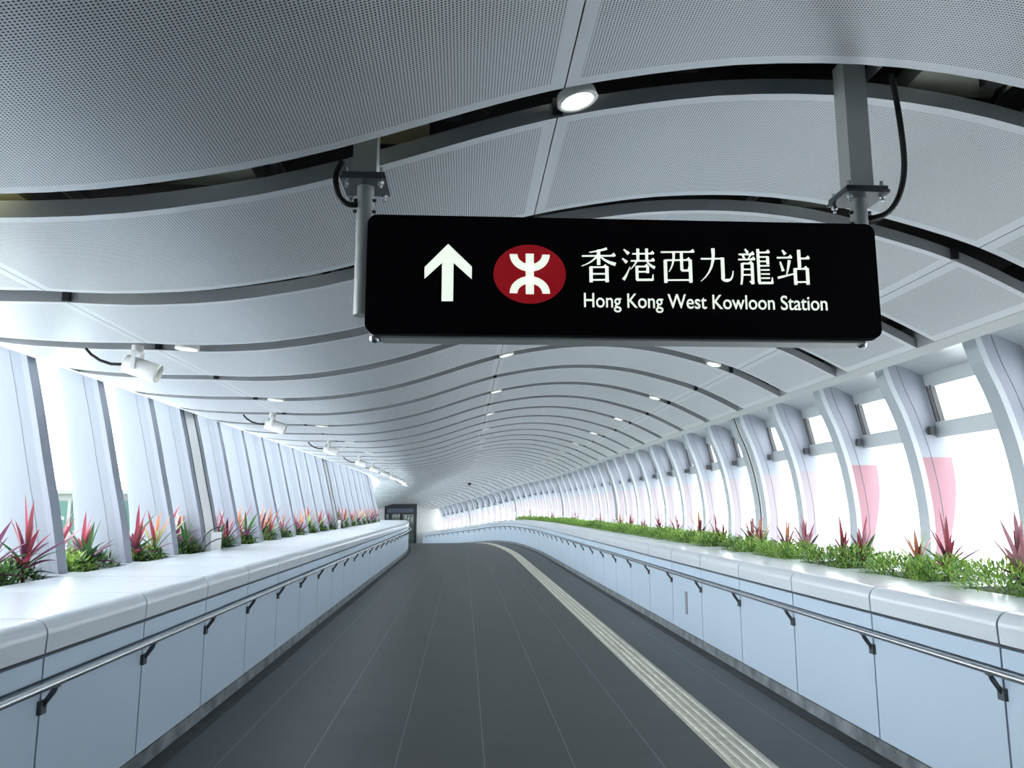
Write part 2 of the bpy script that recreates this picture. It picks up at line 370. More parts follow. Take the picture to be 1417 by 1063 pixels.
# roof shell over the void
q = MB(); xs = [-4.70, -4.6, -4.0, -3, -2, -1, 0, 1, 2, 3, 3.7, 4.4, 4.75]
zs = [3.52, 3.62, 3.75, 3.78, 3.8, 3.88, 4.0, 4.1, 4.14, 4.05, 3.9, 3.75, 3.28]
q.loft([[W(s, x, z) for x, z in zip(xs, zs)]+[W(s, x, z+.12) for x, z in reversed(list(zip(xs, zs)))] for s in SS]); q.build('roof_shell', m_dark, ceil)
# services seen through the two nearest gaps
m_duct = mat('duct_galvanised', (.7, .7, .6), .5, .2); m_board = mat('insulation_tan', (.62, .56, .36), .8)
q = MB()
for x0, x1, mi in ((-2.3, -1.95, 1), (-1.45, -.95, 0), (-.75, -.2, 1), (2.05, 2.55, 0)):
    for s in (SK(2)-.12, SK(3)-.12):
        z = (cz(x0)+cz(x1))/2; q.box((x0, s-.2, max(cz(x0), cz(x1))+.13), (x1, s+.3, max(cz(x0), cz(x1))+.22), mi)
q.build('insulation_board', [m_duct, m_board], ceil)
q = MB()
for x in (-1.75, -.85, 1.9, 2.7):
    q.tube([W(s, x, cz(x)+.18) for s in lin(SK(1), SK(4), 8)], .025, 8)
q.build('conduit', m_post, ceil)
q = MB()
for x in (-1.62, -.1, .95, 2.35):
    q.tube([W(SK(2)-.3, x, cz(x)+.12), W(SK(2)+.15, x+.2, cz(x+.2)+.2)], .02, 8); q.box((x-.04, SK(2)-.2, cz(x)+.1), (x+.05, SK(2)-.04, cz(x)+.16))
q.build('cable_clamp', m_black, ceil)

# ------------------------------------------------------------------ ribs (columns between the windows)
LIN = [(-3.60, 1.15), (-3.71, 1.7), (-3.83, 2.2), (-3.96, 2.75), (-4.09, 3.26)]
LOUT = [(-4.14, 1.15), (-4.20, 1.7), (-4.28, 2.2), (-4.39, 2.8), (-4.53, 3.44)]
RIN = [(4.46, 1.15), (4.49, 1.5), (4.485, 1.85), (4.42, 2.3), (4.31, 2.7), (4.20, 2.98), (4.12, 3.245)]
ROUT = [(4.60, 1.15), (4.70, 1.5), (4.79, 1.93), (4.78, 2.3), (4.70, 2.7), (4.61, 2.98), (4.53, 3.2)]
def smooth_prof(A, n):
    out = []
    for i in range(n):
        t = i/(n-1)*(len(A)-1); k = min(int(t), len(A)-2); u = t-k
        p0, p1, p2, p3 = A[max(0, k-1)], A[k], A[k+1], A[min(len(A)-1, k+2)]
        out.append(tuple(.5*((2*b)+(-a+c)*u+(2*a-5*b+4*c-d)*u*u+(-a+3*b-3*c+d)*u**3) for a, b, c, d in zip(p0, p1, p2, p3)))
    return out
def rib(side, double=False, pink=None):
    pink = pink or m_pale_pink_light
    I, O = (LIN, LOUT) if side == 'left' else (RIN, ROUT); sg = -1 if side == 'left' else 1
    I = smooth_prof(I, 19); O = smooth_prof(O, 19)
    root = empty('rib_column')
    offs = [0] if not double else ([-.30, .30] if side == 'left' else [-.16, .16])
    for dy in offs:
        w = .085 if not double else .075
        q = MB(); rings = []
        for (xi, zi), (xo, zo) in zip(I, O):
            rings.append([(xi+sg*.012, dy-w+.006, zi), (xo, dy-w+.006, zo), (xo, dy+w-.006, zo), (xi+sg*.012, dy+w-.006, zi)])
        zc = 2.36
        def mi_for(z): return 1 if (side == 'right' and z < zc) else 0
        for i in range(len(rings)-1):
            m = mi_for((I[i][1]+I[i+1][1])/2)
            for j in range(4):
                k = (j+1) % 4; q.face([rings[i][j], rings[i][k], rings[i+1][k], rings[i+1][j]], m)
        q.face(rings[0]); q.face(list(reversed(rings[-1])))
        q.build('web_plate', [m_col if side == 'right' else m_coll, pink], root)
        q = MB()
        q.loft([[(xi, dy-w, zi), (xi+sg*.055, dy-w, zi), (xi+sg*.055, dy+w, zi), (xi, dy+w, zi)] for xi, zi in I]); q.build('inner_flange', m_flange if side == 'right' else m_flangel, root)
        q = MB()   # fine grey joint down the web
        q.loft([[(xi+sg*.15, dy-w+.003, zi), (xi+sg*.155, dy-w+.003, zi), (xi+sg*.155, dy-w+.012, zi), (xi+sg*.15, dy-w+.012, zi)] for xi, zi in I]); q.build('web_joint', m_joint, root)
    if double:
        g = (.225 if side == 'left' else .085)
        q = MB(); q.loft([[(xi+sg*.004, -g+.02, zi), (xi+sg*.05, -g+.02, zi), (xi+sg*.05, g-.02, zi), (xi+sg*.004, g-.02, zi)] for xi, zi in I]); q.build('cover_plate', m_white, root)
        for y in ((-g+.008, g-.008) if side == 'left' else (0,)):
            q = MB(); q.loft([[(xi-sg*.003, y-.014, zi), (xi+sg*.05, y-.014, zi), (xi+sg*.05, y+.014, zi), (xi-sg*.003, y+.014, zi)] for xi, zi in I]); q.build('rubber_joint', m_black, root)
        q = MB(); b = .24 if side == 'left' else .17; x0 = I[0][0]
        q.box((min(x0-sg*.035, x0+sg*.3), -b, 1.2), (max(x0-sg*.035, x0+sg*.3), b, 1.46)); q.build('base_box', m_white, root)
        if side == 'right':
            q = MB(); q.box((x0-.04, -b, 1.455), (x0+.1, b, 1.47)); q.build('base_joint', m_black, root)
        else:
            for zz, sg2 in ((1.50, 1), (1.33, -1)):
                q = MB(); q.tube([(x0-.0, -.5, zz-.16), (x0+.02, -.42, zz-.05), (x0+.035, -.25, zz), (x0+.04, 0, zz+.03), (x0+.04, .2, zz+.035)], .008, 6); q.build('black_cable', m_black, root)
    return root
protos = {}
UN = ['first', 'second', 'third', 'fourth', 'fifth', 'sixth', 'seventh', 'eighth', 'ninth', 'tenth', 'eleventh', 'twelfth', 'thirteenth', 'fourteenth', 'fifteenth', 'sixteenth', 'seventeenth', 'eighteenth', 'nineteenth']
def ordw(n):
    if n <= 19: return UN[n-1]
    t, u = divmod(n, 10); tens = ['', '', 'twent', 'thirt', 'fort'][t]
    return tens+'ieth' if u == 0 else tens+'y-'+UN[u-1]
for side in ('left', 'right'):
    nd = ns = nb = 0
    for k in range(1, KE+1):
        dbl = (k % 8 == 0)
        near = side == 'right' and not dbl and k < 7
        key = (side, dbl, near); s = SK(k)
        if key not in protos: o = rib(side, dbl, m_pink_light if near else None); protos[key] = o
        else: o = copy_tree(protos[key])
        place(o, s)
        if k < 4: nb += 1; tag(o, '%s white window rib on the %s beside or behind the camera' % (ordw(nb), side), 'column', 'rear ribs on the %s' % side)
        elif dbl:
            nd += 1; tag(o, '%s %s wide double rib with closed joint cover on the %s' % (ordw(nd), 'leaning white' if side == 'left' else 'curved white', side), 'column', 'double ribs on the %s' % side)
        else:
            ns += 1
            tag(o, ('%s leaning white single rib between left windows, from the camera' if side == 'left' else '%s curved white single rib with pink light painted on lower face between right windows') % ordw(ns), 'column', 'window ribs on the %s' % side)

# ------------------------------------------------------------------ windows
def quad_strip(q, pa, pb, s0, s1, off=(.0, .0), th=.05, mi=0, sub=2):
    """a bar or pane between cross-section points pa and pb, thickness th outwards in X"""
    (x0, z0), (x1, z1) = pa, pb
    q.loft([[W(s, x0, z0), W(s, x0+th, z0), W(s, x1+th, z1), W(s, x1, z1)] for s in lin(s0, s1, sub)], mi)
wi = 0
GL = [(-4.12, 1.22), (-4.20, 1.7), (-4.28, 2.2), (-4.39, 2.8), (-4.53, 3.40)]
GR = [(4.56, 1.22), (4.66, 1.55), (4.72, 1.93), (4.70, 2.48)]
GRU = [(4.685, 2.64), (4.60, 3.0)]
for side in ('left', 'right'):
    for k in range(1, KE):
        a = SK(k)+(.085 if k % 8 else .32 if side == 'left' else .19); b = SK(k+1)-(.085 if (k+1) % 8 else .32 if side == 'left' else .19)
        wi += 1
        root = empty('window_%d' % wi); i = k-4
        where = ('%s bay from the camera' % ordw(k-2)) if k >= 3 else ('%s bay behind' % ordw(3-k))
        struct(root, 'clear window between ribs on the %s, %s' % (side, where), 'window')
        q = MB()
        if side == 'left':
            q.grid([[W(s, x+.04, z) for x, z in GL] for s in lin(a, b, 2)], 0, False); q.grid([[W(s, x+.028, z) for x, z in GL] for s in lin(a, b, 2)], 0, False); q.build('pane', m_glass, root)
            q = MB(); quad_strip(q, (-4.585, 3.405), (-4.59, 3.43), a, b, th=.03); quad_strip(q, (-4.14, 1.2), (-4.145, 1.26), a, b, th=.06); q.build('frame', m_frame, root)
        else:
            q.grid([[W(s, x, z) for x, z in GR] for s in lin(a, b, 2)], 0, False); q.grid([[W(s, x+.012, z) for x, z in GR] for s in lin(a, b, 2)], 0, False); q.build('pane', m_glass, root)
            q = MB(); quad_strip(q, (4.64, 2.49), (4.625, 2.645), a, b, th=.09); q.build('transom', m_frame, root)
            q = MB(); q.grid([[W(s, x, z) for x, z in GRU] for s in lin(a, b, 2)], 0, False); q.build('vent_pane', m_glass, root)
            q = MB(); quad_strip(q, (4.565, 2.985), (4.53, 3.16), a, b, th=.07); quad_strip(q, (4.54, 1.2), (4.55, 1.25), a, b, th=.07); q.build('frame', m_frame, root)
            q = MB()
            for s in (b-.03, a+.03, b-.09):
                q.loft([[W(t, x, z), W(t, x+.05, z), W(t, x2+.05, z2), W(t, x2, z2)] for t in (s-.009, s+.009) for x, z, x2, z2 in [(4.63, 2.645, 4.55, 3.0)]])
            q.loft([[W(t, 4.545, 2.52), W(t, 4.60, 2.52), W(t, 4.60, 2.60), W(t, 4.545, 2.60)] for t in (b-.05, b-.005)])
            q.build('vent_gasket', m_fdark, root)

# unseen solid side panels, added behind the camera to darken the near end
KC = 1
for side, prof in (('left', [(-4.10, 1.2), (-4.28, 2.2), (-4.6, 3.5)]), ('right', [(4.56, 1.2), (4.72, 1.93), (4.62, 3.15)])):
    q = MB()
    q.loft([[W(s, x, z) for x, z in prof]+[W(s, x+(.06 if side == 'right' else -.06), z) for x, z in reversed(prof)] for s in lin(S_BACK, SK(KC), 9)])
    o = q.build('light_block_left' if side == 'left' else 'light_block_right', m_clad); struct(o, 'unseen solid %s panel added behind the camera to dim the near end' % side, 'light blocker')

# ------------------------------------------------------------------ end walls
def cross_wall(name, s, open_=None, material=m_white, label='', th=.25):
    root = empty(name); struct(root, label, 'wall')
    q = MB()
    xs = [-4.75]+([open_[0], open_[1]] if open_ else [])+[4.75]
    def blk(x0, x1, z0, z1): q.loft([[W(t, x0, z0), W(t, x1, z0), W(t, x1, z1), W(t, x0, z1)] for t in (s, s+th)])
    if open_:
        blk(-4.75, open_[0], -.5, 4.3); blk(open_[1], 4.75, -.5, 4.3); blk(open_[0], open_[1], open_[2], 4.3)
    else: blk(-4.75, 4.75, -.5, 4.3)
    q.build('wall_panel', material, root); return root
cross_wall('wall_back', S_BACK-.25, None, m_clad, 'unseen plain pale wall added to shut out sky light behind the camera')  # unseen end wall, added so less sky light enters from behind
DX0, DX1, DZ = -.15, 2.55, 3.55
wf = cross_wall('wall_front', S_END, (DX0, DX1, DZ), m_offwhite, 'smooth white end wall around the far doorway')
dr = empty('door_1', W(S_END, (DX0+DX1)/2, 0)); struct(dr, 'dark framed glazed doorway at the far end of the walkway', 'door')
def dpart(name, m, boxes):
    q = MB()
    for x0, x1, z0, z1, y0, y1 in boxes: q.loft([[W(S_END+t, x0, z0), W(S_END+t, x1, z0), W(S_END+t, x1, z1), W(S_END+t, x0, z1)] for t in (y0, y1)])
    o = q.build(name, m, dr); o.location = -dr.location; return o
m_dfr = mat('door_frame_black', (.02, .022, .03), .4)
dpart('frame', m_dfr, [(DX0, DX0+.12, 0, DZ, -.06, .2), (DX1-.14, DX1, 0, DZ, -.06, .2)])
dpart('header', m_dfr, [(DX0, DX1, 2.72, DZ, -.08, .2)])
dpart('header_panel', mat('header_panel_blue', (.08, .10, .16), .3), [(DX0+.2, DX1-.3, 2.85, 3.18, -.10, -.08)])
for x in (.35, 1.28): dpart('mullion', m_dfr, [(x-.12, x+.12, 0, 2.72, 0, .1)])
dpart('glass', m_dglass, [(DX0+.12, DX1-.14, 0, 2.72, .1, .12)])

# ------------------------------------------------------------------ hanging sign
SX0, SX1, SZ0, SZ1, SY = -.43, 1.715, 2.508, 3.008, 3.10
SGW, SGH = SX1-SX0, SZ1-SZ0
sign = empty('hanging_sign', (SX0+SGW/2, SY, SZ0)); tag(sign, 'black station direction sign with arrow, hanging from two steel posts', 'sign')
def rrect(x0, x1, z0, z1, r, n=6):
    pts = []
    for cx_, cz_, a0 in ((x1-r, z1-r, 0), (x0+r, z1-r, 90), (x0+r, z0+r, 180), (x1-r, z0+r, 270)):
        for i in range(n+1):
            a = math.radians(a0+90*i/n); pts.append((cx_+r*math.cos(a), cz_+r*math.sin(a)))
    return pts
def ch(o): o.parent = sign; o.location = -sign.location; return o
q = MB(); o1 = rrect(SX0, SX1, SZ0, SZ1, .04); q.loft([[(x, SY+t, z) for x, z in o1] for t in (0, .02)]); ch(q.build('face_panel', m_signblk))
q = MB(); o2 = rrect(SX0+.008, SX1-.008, SZ0-.006, SZ1-.008, .035); q.loft([[(x, SY+t, z) for x, z in o2] for t in (.02, .15)]); ch(q.build('sign_box', m_signedge))
q = MB(); q.box((SX0+.06, SY+.03, SZ0-.014), (SX1-.06, SY+.14, SZ0-.004)); ch(q.build('bottom_rail', m_post))
for x in (SX0+.03, SX1-.045):
    q = MB(); q.lathe([(0, -.012), (.014, -.01), (.02, 0), (.02, .012)], 12, 0, Matrix.Translation((x, SY+.085, SZ0-.012))); ch(q.build('corner_cap', m_steel))
def SU(px, py):   # photo pixel on the sign -> sign plane
    u = (px-506.5)/(1216.5-506.5); t = 294+u*20; b = 458+u*12
    u2 = u; v = (py-t)/(b-t); return (SX0+SGW*u2, SZ1-SGH*v)
FY = SY-.0025
def poly(q, pts, mi=0): q.loft([[(x, FY+t, z) for x, z in pts] for t in (0, .003)], mi)
def polypx(q, pts, mi=0): poly(q, [SU(*p) for p in pts], mi)
q = MB(); polypx(q, [(616.5, 337), (649, 369), (649, 386), (624, 363), (624, 416), (608.5, 416), (608.5, 363), (585, 385), (585, 369)]); arrow = ch(q.build('arrow_symbol', m_letter)); arrow['label'] = 'cream upward arrow'
lc = SU(728, 379.5); ra, rb = 49.5/710*SGW, 41/163*SGH
q = MB(); poly(q, [(lc[0]+ra*math.cos(a), lc[1]+rb*math.sin(a)) for a in [2*math.pi*i/56 for i in range(56)]]); ch(q.build('red_oval', m_red))
FY -= .003; q = MB(); W1 = .0185
px = SGW/710.0; pz = SGH/163.0
def lp(dx, dy): return (lc[0]+dx*px, lc[1]-dy*pz)
poly(q, [lp(-5.5, -28), lp(5.5, -28), lp(5.5, 28), lp(-5.5, 28)])
def arcb(cy0, sgn, a0, a1):
    n = 14; ro, ri = 27.5, 17.0
    for i in range(n):
        t0 = math.radians(a0+(a1-a0)*i/n); t1 = math.radians(a0+(a1-a0)*(i+1)/n)
        poly(q, [lp(ro*math.cos(t0), cy0+sgn*.86*ro*math.sin(t0)), lp(ro*math.cos(t1), cy0+sgn*.86*ro*math.sin(t1)), lp(ri*math.cos(t1), cy0+sgn*.80*ri*math.sin(t1)), lp(ri*math.cos(t0), cy0+sgn*.80*ri*math.sin(t0))])
arcb(-27, 1, 0, 180); arcb(27, -1, 0, 180)
ch(q.build('line_emblem', m_letter))
FY += .003
# Chinese characters, drawn stroke by stroke in a 100 x 100 cell
def stroke(q, T, pts, w):
    n = len(pts)
    if not isinstance(w, (list, tuple)): w = [w]*n
    elif len(w) != n: w = [w[0]+(w[-1]-w[0])*i/(n-1) for i in range(n)]
    L_, Rr = [], []
    for i in range(n):
        a = Vector(pts[max(0, i-1)]); b = Vector(pts[min(n-1, i+1)]); d = (b-a).normalized(); nn_ = Vector((-d.y, d.x))*w[i]/2; p = Vector(pts[i])
        L_.append(p+nn_); Rr.append(p-nn_)
    for i in range(n-1): poly(q, [T(*L_[i]), T(*L_[i+1]), T(*Rr[i+1]), T(*Rr[i])])
def curve(p0, p1, p2, n=7): return [tuple((1-t)**2*a+2*t*(1-t)*b+t*t*c for a, b, c in zip(p0, p1, p2)) for t in [i/(n-1) for i in range(n)]]
def H(x0, x1, y, w=4.5, serif=True):
    r = [([(x0, y), (x1, y)], w)]
    if serif: r.append(([(x1-11, y+1.5), (x1-4, y+6.5), (x1, y)], [2, 5, 3]))
    return r
def Vv(x, y0, y1, w=9.5): return [([(x, y0), (x, y1)], w)]
GLY = {
 'xiang': [(curve((74, 98), (50, 90), (24, 87)), [7, 2.5]), *H(3, 97, 76), *Vv(50, 94, 49), (curve((46, 76), (32, 56), (2, 46)), [6, 2]), (curve((54, 76), (68, 58), (98, 50)), [3, 10]), *Vv(28, -3, 44), *Vv(73, -3, 44), *H(28, 73, 42), *H(28, 73, 22, 4.5, False), *H(28, 73, 4, 4.5, False)],
 'gang': [([(7, 96), (22, 82)], [3, 10]), ([(2, 68), (16, 55)], [3, 10]), (curve((4, 2), (14, 14), (25, 42)), [10, 2]), *H(33, 99, 82), *H(28, 100, 60), *Vv(50, 98, 60, 8.5), *Vv(77, 98, 60, 8.5), (curve((46, 60), (40, 46), (26, 34)), [6, 2]), (curve((76, 60), (86, 44), (101, 38)), [3, 9]), *H(46, 80, 42), *Vv(79, 42, 22, 8), *H(46, 79, 26, 4.5, False), *Vv(46, 44, 2, 8.5), *H(44, 92, 1, 6.5, False), ([(93, -1), (95, 18)], [7, 2])],
 'xi': [*H(2, 98, 90), *Vv(14, -4, 66), *Vv(86, -4, 66), *H(14, 86, 65), *H(14, 86, 4, 4.5, False), (curve((39, 90), (40, 52), (24, 30)), [7.5, 2.5]), *Vv(61, 90, 34, 8), *H(60, 80, 33, 6, False), ([(80, 31), (81, 44)], [5, 2])],
 'jiu': [(curve((40, 98), (46, 34), (2, 0)), [10, 2]), *H(4, 68, 67, 4.5, False), *Vv(67, 70, 10, 10), (curve((65, 12), (66, 0), (80, 2)), [8, 8]), (curve((78, 2), (95, 0), (97, 30)), [8, 2.5])],
 'long': [([(22, 100), (30, 88)], [4, 8]), *H(3, 48, 84), ([(14, 82), (19, 72)], [4, 6]), ([(38, 83), (32, 72)], [6, 3]), *H(1, 50, 69), (curve((12, 58), (12, 20), (7, -4)), [8, 5]), *Vv(41, 58, -3, 8.5), *H(12, 42, 57), *H(12, 41, 40, 4, False), *H(12, 41, 24, 4, False), ([(41, -1), (32, 6)], [6, 2]),
          *Vv(60, 99, 64, 8), *H(60, 94, 89), *H(60, 90, 76, 4, False), *Vv(88, 76, 54, 8), *H(60, 88, 63, 4, False), *Vv(60, 64, 2, 8), *H(60, 92, 50, 4, False), *H(66, 92, 38, 4, False), *H(66, 92, 26, 4, False), *H(66, 92, 14, 4, False), *H(58, 98, 0, 6.5, False), ([(98, -2), (99, 16)], [7, 2])],
 'zhan': [([(18, 99), (27, 86)], [4, 9]), *H(1, 46, 76), ([(10, 64), (18, 36)], [4, 8]), (curve((38, 68), (34, 45), (28, 26)), [9, 3]), ([(1, 16), (48, 27)], [7, 4]), *Vv(68, 99, 44, 9.5), *H(68, 99, 73), *Vv(54, -5, 44), *Vv(91, -5, 44), *H(54, 91, 42), *H(54, 91, 3, 4.5, False)],
}
for nme, (x0, x1, yt, yb) in zip(('xiang', 'gang', 'xi', 'jiu', 'long', 'zhan'), ((798.5, 847.5, 344, 390), (855, 900.5, 344.5, 389), (909, 957.5, 346, 391), (964, 1012, 345, 391), (1018, 1066, 347, 394), (1073, 1120, 348.5, 394.5))):
    q = MB()
    T = lambda gx, gy, x0=x0, x1=x1, yt=yt, yb=yb: SU(x0+(x1-x0)*gx/100, yb-(yb-yt)*gy/100)
    for pts, w in GLY[nme]: stroke(q, T, pts, w)
    ch(q.build('chinese_character', m_letter))
def text_mesh(txt, name, m, x0, x1, zbase, capz, y):
    cu = bpy.data.curves.new('t', 'FONT'); cu.body = txt; cu.size = 1; cu.offset = .002; cu.extrude = .002
    to = bpy.data.objects.new('t', cu); COL.objects.link(to); dg = bpy.context.evaluated_depsgraph_get(); me = bpy.data.meshes.new_from_object(to.evaluated_get(dg))
    bpy.data.objects.remove(to)
    xs_ = [v.co.x for v in me.vertices]; a, b = min(xs_), max(xs_); hx = .729
    cap = max(v.co.y for v in me.vertices); capn = .74
    sx = (x1-x0)/(b-a); sz = capz/capn
    for v in me.vertices: x, yy, zz = v.co; v.co = (x0+(x-a)*sx, y-zz*1.0, zbase+yy*sz)
    me.materials.clear(); me.materials.append(m); me.name = name
    o = bpy.data.objects.new(name, me); COL.objects.link(o); return o
a_ = SU(802, 424.5); b_ = SU(1141, 428)
o = text_mesh('Hong Kong West Kowloon Station', 'english_lettering', m_letter, a_[0], b_[0], a_[1]-.002, .0645, FY+.0015)
ch(o)
# posts, flanges, cables: everything that carries the sign
for i, (x, zt, zfl, zb) in enumerate(((-.455, 3.42, 3.17, 2.60), (1.70, 3.80, 3.16, 2.56))):
    yq = SY+.09
    q = MB(); q.tube([(x, yq, zb), (x, yq, zfl)], .036, 20); ch(q.build('round_post', m_post))
    q = MB(); q.box((x-.05, yq-.05, zfl+.02), (x+.05, yq+.05, zt)); ch(q.build('square_post', m_post))
    q = MB(); q.box((x-.095, yq-.095, zfl-.008), (x+.095, yq+.095, zfl+.006)); q.box((x-.09, yq-.09, zfl+.01), (x+.09, yq+.09, zfl+.024))
    ch(q.build('flange_plate', m_bracket))
    for dx in (-.072, .072):
        for dy in (-.072, .072):
            q = MB(); q.tube([(x+dx, yq+dy, zfl-.04), (x+dx, yq+dy, zfl+.05)], .0075, 6, smooth=False); q.tube([(x+dx, yq+dy, zfl-.024), (x+dx, yq+dy, zfl-.008)], .014, 6, smooth=False); ch(q.build('bolt', m_steel))
    for k2 in range(2):
        for dx in (-.038, .038):
            q = MB(); q.tube([(x+dx*.8, yq-.01, zfl-.07-.05*k2), (x+dx*1.25, yq-.01, zfl-.07-.05*k2)], .008, 6); ch(q.build('set_screw', m_bracket))
    if i == 0: pts = [(x-.10, yq-.02, 3.27), (x-.125, yq-.02, 3.2), (x-.11, yq-.02, 3.12), (x-.075, yq-.02, 3.08), (x-.03, yq-.02, 3.075)]
    else: pts = [(x+.165, yq-.06, 3.72), (x+.185, yq-.06, 3.5), (x+.195, yq-.05, 3.3), (x+.17, yq-.04, 3.17), (x+.12, yq-.03, 3.09), (x+.06, yq-.02, 3.065), (x+.03, yq-.01, 3.065)]
    P2 = []
    for j in range(len(pts)-1):
        p0, p1, p2, p3 = [Vector(pts[max(0, min(len(pts)-1, j+d))]) for d in (-1, 0, 1, 2)]
        for u in (0, .25, .5, .75): P2.append(.5*((2*p1)+(-p0+p2)*u+(2*p0-5*p1+4*p2-p3)*u*u+(-p0+3*p1-3*p2+p3)*u**3))
    P2.append(Vector(pts[-1])); q = MB(); q.tube(P2, .0125, 10); ch(q.build('cable', m_black))

# ------------------------------------------------------------------ downlights and spotlights
def downlight():
    r = empty('downlight')
    q = MB(); q.lathe([(.088, .004), (.09, -.006), (.082, -.012), (.070, -.008), (.062, .015), (.060, .03), (.085, .03), (.088, .004)], 28); q.build('trim_ring', m_white, r)
    q = MB(); q.lathe([(.0005, .004), (.03, .002), (.05, .008), (.062, .02)], 24); q.build('lamp_lens', m_lens, r); return r
dl = None
for k in range(2, KE, 2):
    for x, nm in ((-2.10, 'left'), (.47, 'middle'), (2.88, 'right')):
        if dl is None: dl = downlight(); o = dl
        else: o = copy_tree(dl)
        s = SK(k)-.135; place(o, s, x, cz(x)-.004); sl = math.atan((cz(x+.05)-cz(x-.05))/.1); o.rotation_euler = Euler((0, -sl, path(s)[1]))
        tag(o, '%s round recessed downlight in the %s row of the ceiling' % (ordw(k//2), nm), 'ceiling light', 'recessed downlights, %s row' % nm)
def spot():
    r = empty('spotlight')
    ax = Vector((.93, .12, -.30)).normalized(); c = Vector((.03, 0, -.155)); M = Matrix.Translation(c) @ ax.to_track_quat('Z', 'Y').to_matrix().to_4x4()
    q = MB(); q.lathe([(.0005, -.125), (.062, -.125), (.07, -.118), (.072, .115), (.072, .135), (.066, .135), (.064, .10)], 28, 0, M); q.build('barrel', m_white, r)
    q = MB(); q.lathe([(.0005, .112), (.064, .108)], 24, 0, M); q.build('lens', m_lens_off, r)
    q = MB(); q.tube([(-.01, 0, .02), (-.01, 0, -.03)], .042, 20); q.build('ceiling_mount', m_white, r)
    q = MB(); q.box((-.025, -.085, -.035), (.015, .085, -.025)); q.box((-.02, -.085, -.17), (.01, -.077, -.03)); q.box((-.02, .077, -.17), (.01, .085, -.03)); q.build('yoke', m_white, r)
    q = MB(); q.tube([(-.38, -.02, -.01), (-.34, -.02, -.055), (-.27, -.02, -.10), (-.19, -.01, -.125), (-.11, 0, -.125)], .011, 8); q.build('cable', m_black, r)
    return r
sp = None
for i, k in enumerate([4, 7, 10, 13, 15, 17, 19, 21, 23, 25]):
    if sp is None: sp = spot(); o = sp
    else: o = copy_tree(sp)
    s = SK(k)-.1; place(o, s, -2.47, cz(-2.47)-.01)
    tag(o, '%s white cylindrical spotlight along the left of the ceiling' % ordw(i+1), 'spotlight', 'spotlights on the left ceiling seam')
hc = empty('hanging_camera', W(35, .4, 2.85)); tag(hc, 'small dark dome on a thin white rod hanging from the far ceiling', 'camera')
q = MB(); q.tube([(0, 0, .06), (0, 0, .85)], .02, 8); q.build('rod', m_white, hc)
q = MB(); q.lathe([(.0005, -.06), (.05, -.045), (.075, 0), (.075, .06), (.0005, .065)], 16); q.build('dome', m_black, hc)
wp = MB()
sq = 11.0; wp.loft([[W(t, XR-.012, .36), W(t, XR+.002, .36), W(t, XR+.002, .66), W(t, XR-.012, .66)] for t in (sq-.04, sq+.05)])
o = wp.build('wall_plate', mat('plate_grey', (.28, .31, .34), .5)); tag(o, 'narrow upright grey plate on the right parapet panel', 'plate')

# ------------------------------------------------------------------ plants
def leaf(q, base, dirv, up, L_, w, droop, mi, seg=5, fold=.25):
    d = Vector(dirv).normalized(); p = Vector(base); side = d.cross(Vector((0, 0, 1)))
    if side.length < .05: side = Vector((1, 0, 0))
    side.normalize(); rows = []
    for i in range(seg+1):
        t = i/seg; ww = w*max(.04, math.sin(math.pi*min(1, .08+t*.92))**.8)*(1-.15*t)
        n = side.cross(d).normalized()
        rows.append([p-side*ww/2+n*ww*fold, p.copy(), p+side*ww/2+n*ww*fold])
        d = (d+Vector((0, 0, -droop/seg))).normalized(); p = p+d*L_/seg
    q.grid(rows, mi, True)
def cordyline(seed, mats, L0, n, spread):
    r = random.Random(seed); root = empty('cordyline_plant')
    q = MB(); h = .10+.05*r.random(); q.tube([(0, 0, -.02), (.01, .0, h*.5), (0, .01, h)], [.014, .012, .009], 7); q.build('stem', m_stem, root)
    q = MB(); ga = 2.4
    for i in range(n):
        t = i/(n-1); a = ga*i+r.uniform(-.3, .3); el = math.radians(8+spread*t+r.uniform(-16, 14)); L_ = L0*(.6+.5*t)*r.uniform(.6, 1.3)
        d = (math.cos(a)*math.cos(el), math.sin(a)*math.cos(el), math.sin(el))
        mi = min(len(mats)-1, int((t+r.uniform(-.25, .25))*len(mats))); mi = max(0, mi)
        leaf(q, (0, 0, h*(.3+.7*t)), d, None, L_, .030+.026*r.random(), r.uniform(.3, 1.1)*(1.15-t), mi)
    q.build('foliage', mats, root); return root
def bush(seed, mats, lx, ly, lz, n, ls):
    r = random.Random(seed); q = MB()
    for i in range(n):
        while True:
            x, y, z = r.uniform(-1, 1), r.uniform(-1, 1), r.uniform(0, 1)
            if .25 < x*x+y*y+z*z < 1: break
        d = Vector((x+r.uniform(-.6, .6), y+r.uniform(-.6, .6), z*.8+r.uniform(-.2, .9)))
        leaf(q, (x*lx, y*ly, .0+z*lz), d, None, ls*r.uniform(.7, 1.3), ls*r.uniform(.22, .36), r.uniform(.1, .7), r.choice(range(len(mats))), 2, .15)
    for i in range(10):
        a = r.uniform(0, 6.28); q.tube([(0, 0, -.03), (math.cos(a)*lx*.6, math.sin(a)*ly*.6, lz*.7)], .004, 4, len(mats)-1)
    return q.build('groundcover_bush', mats)
purple, wine, red, orange, pinkm, cream = (LR[k] for k in ('purple', 'wine', 'red', 'orange', 'pink', 'cream'))
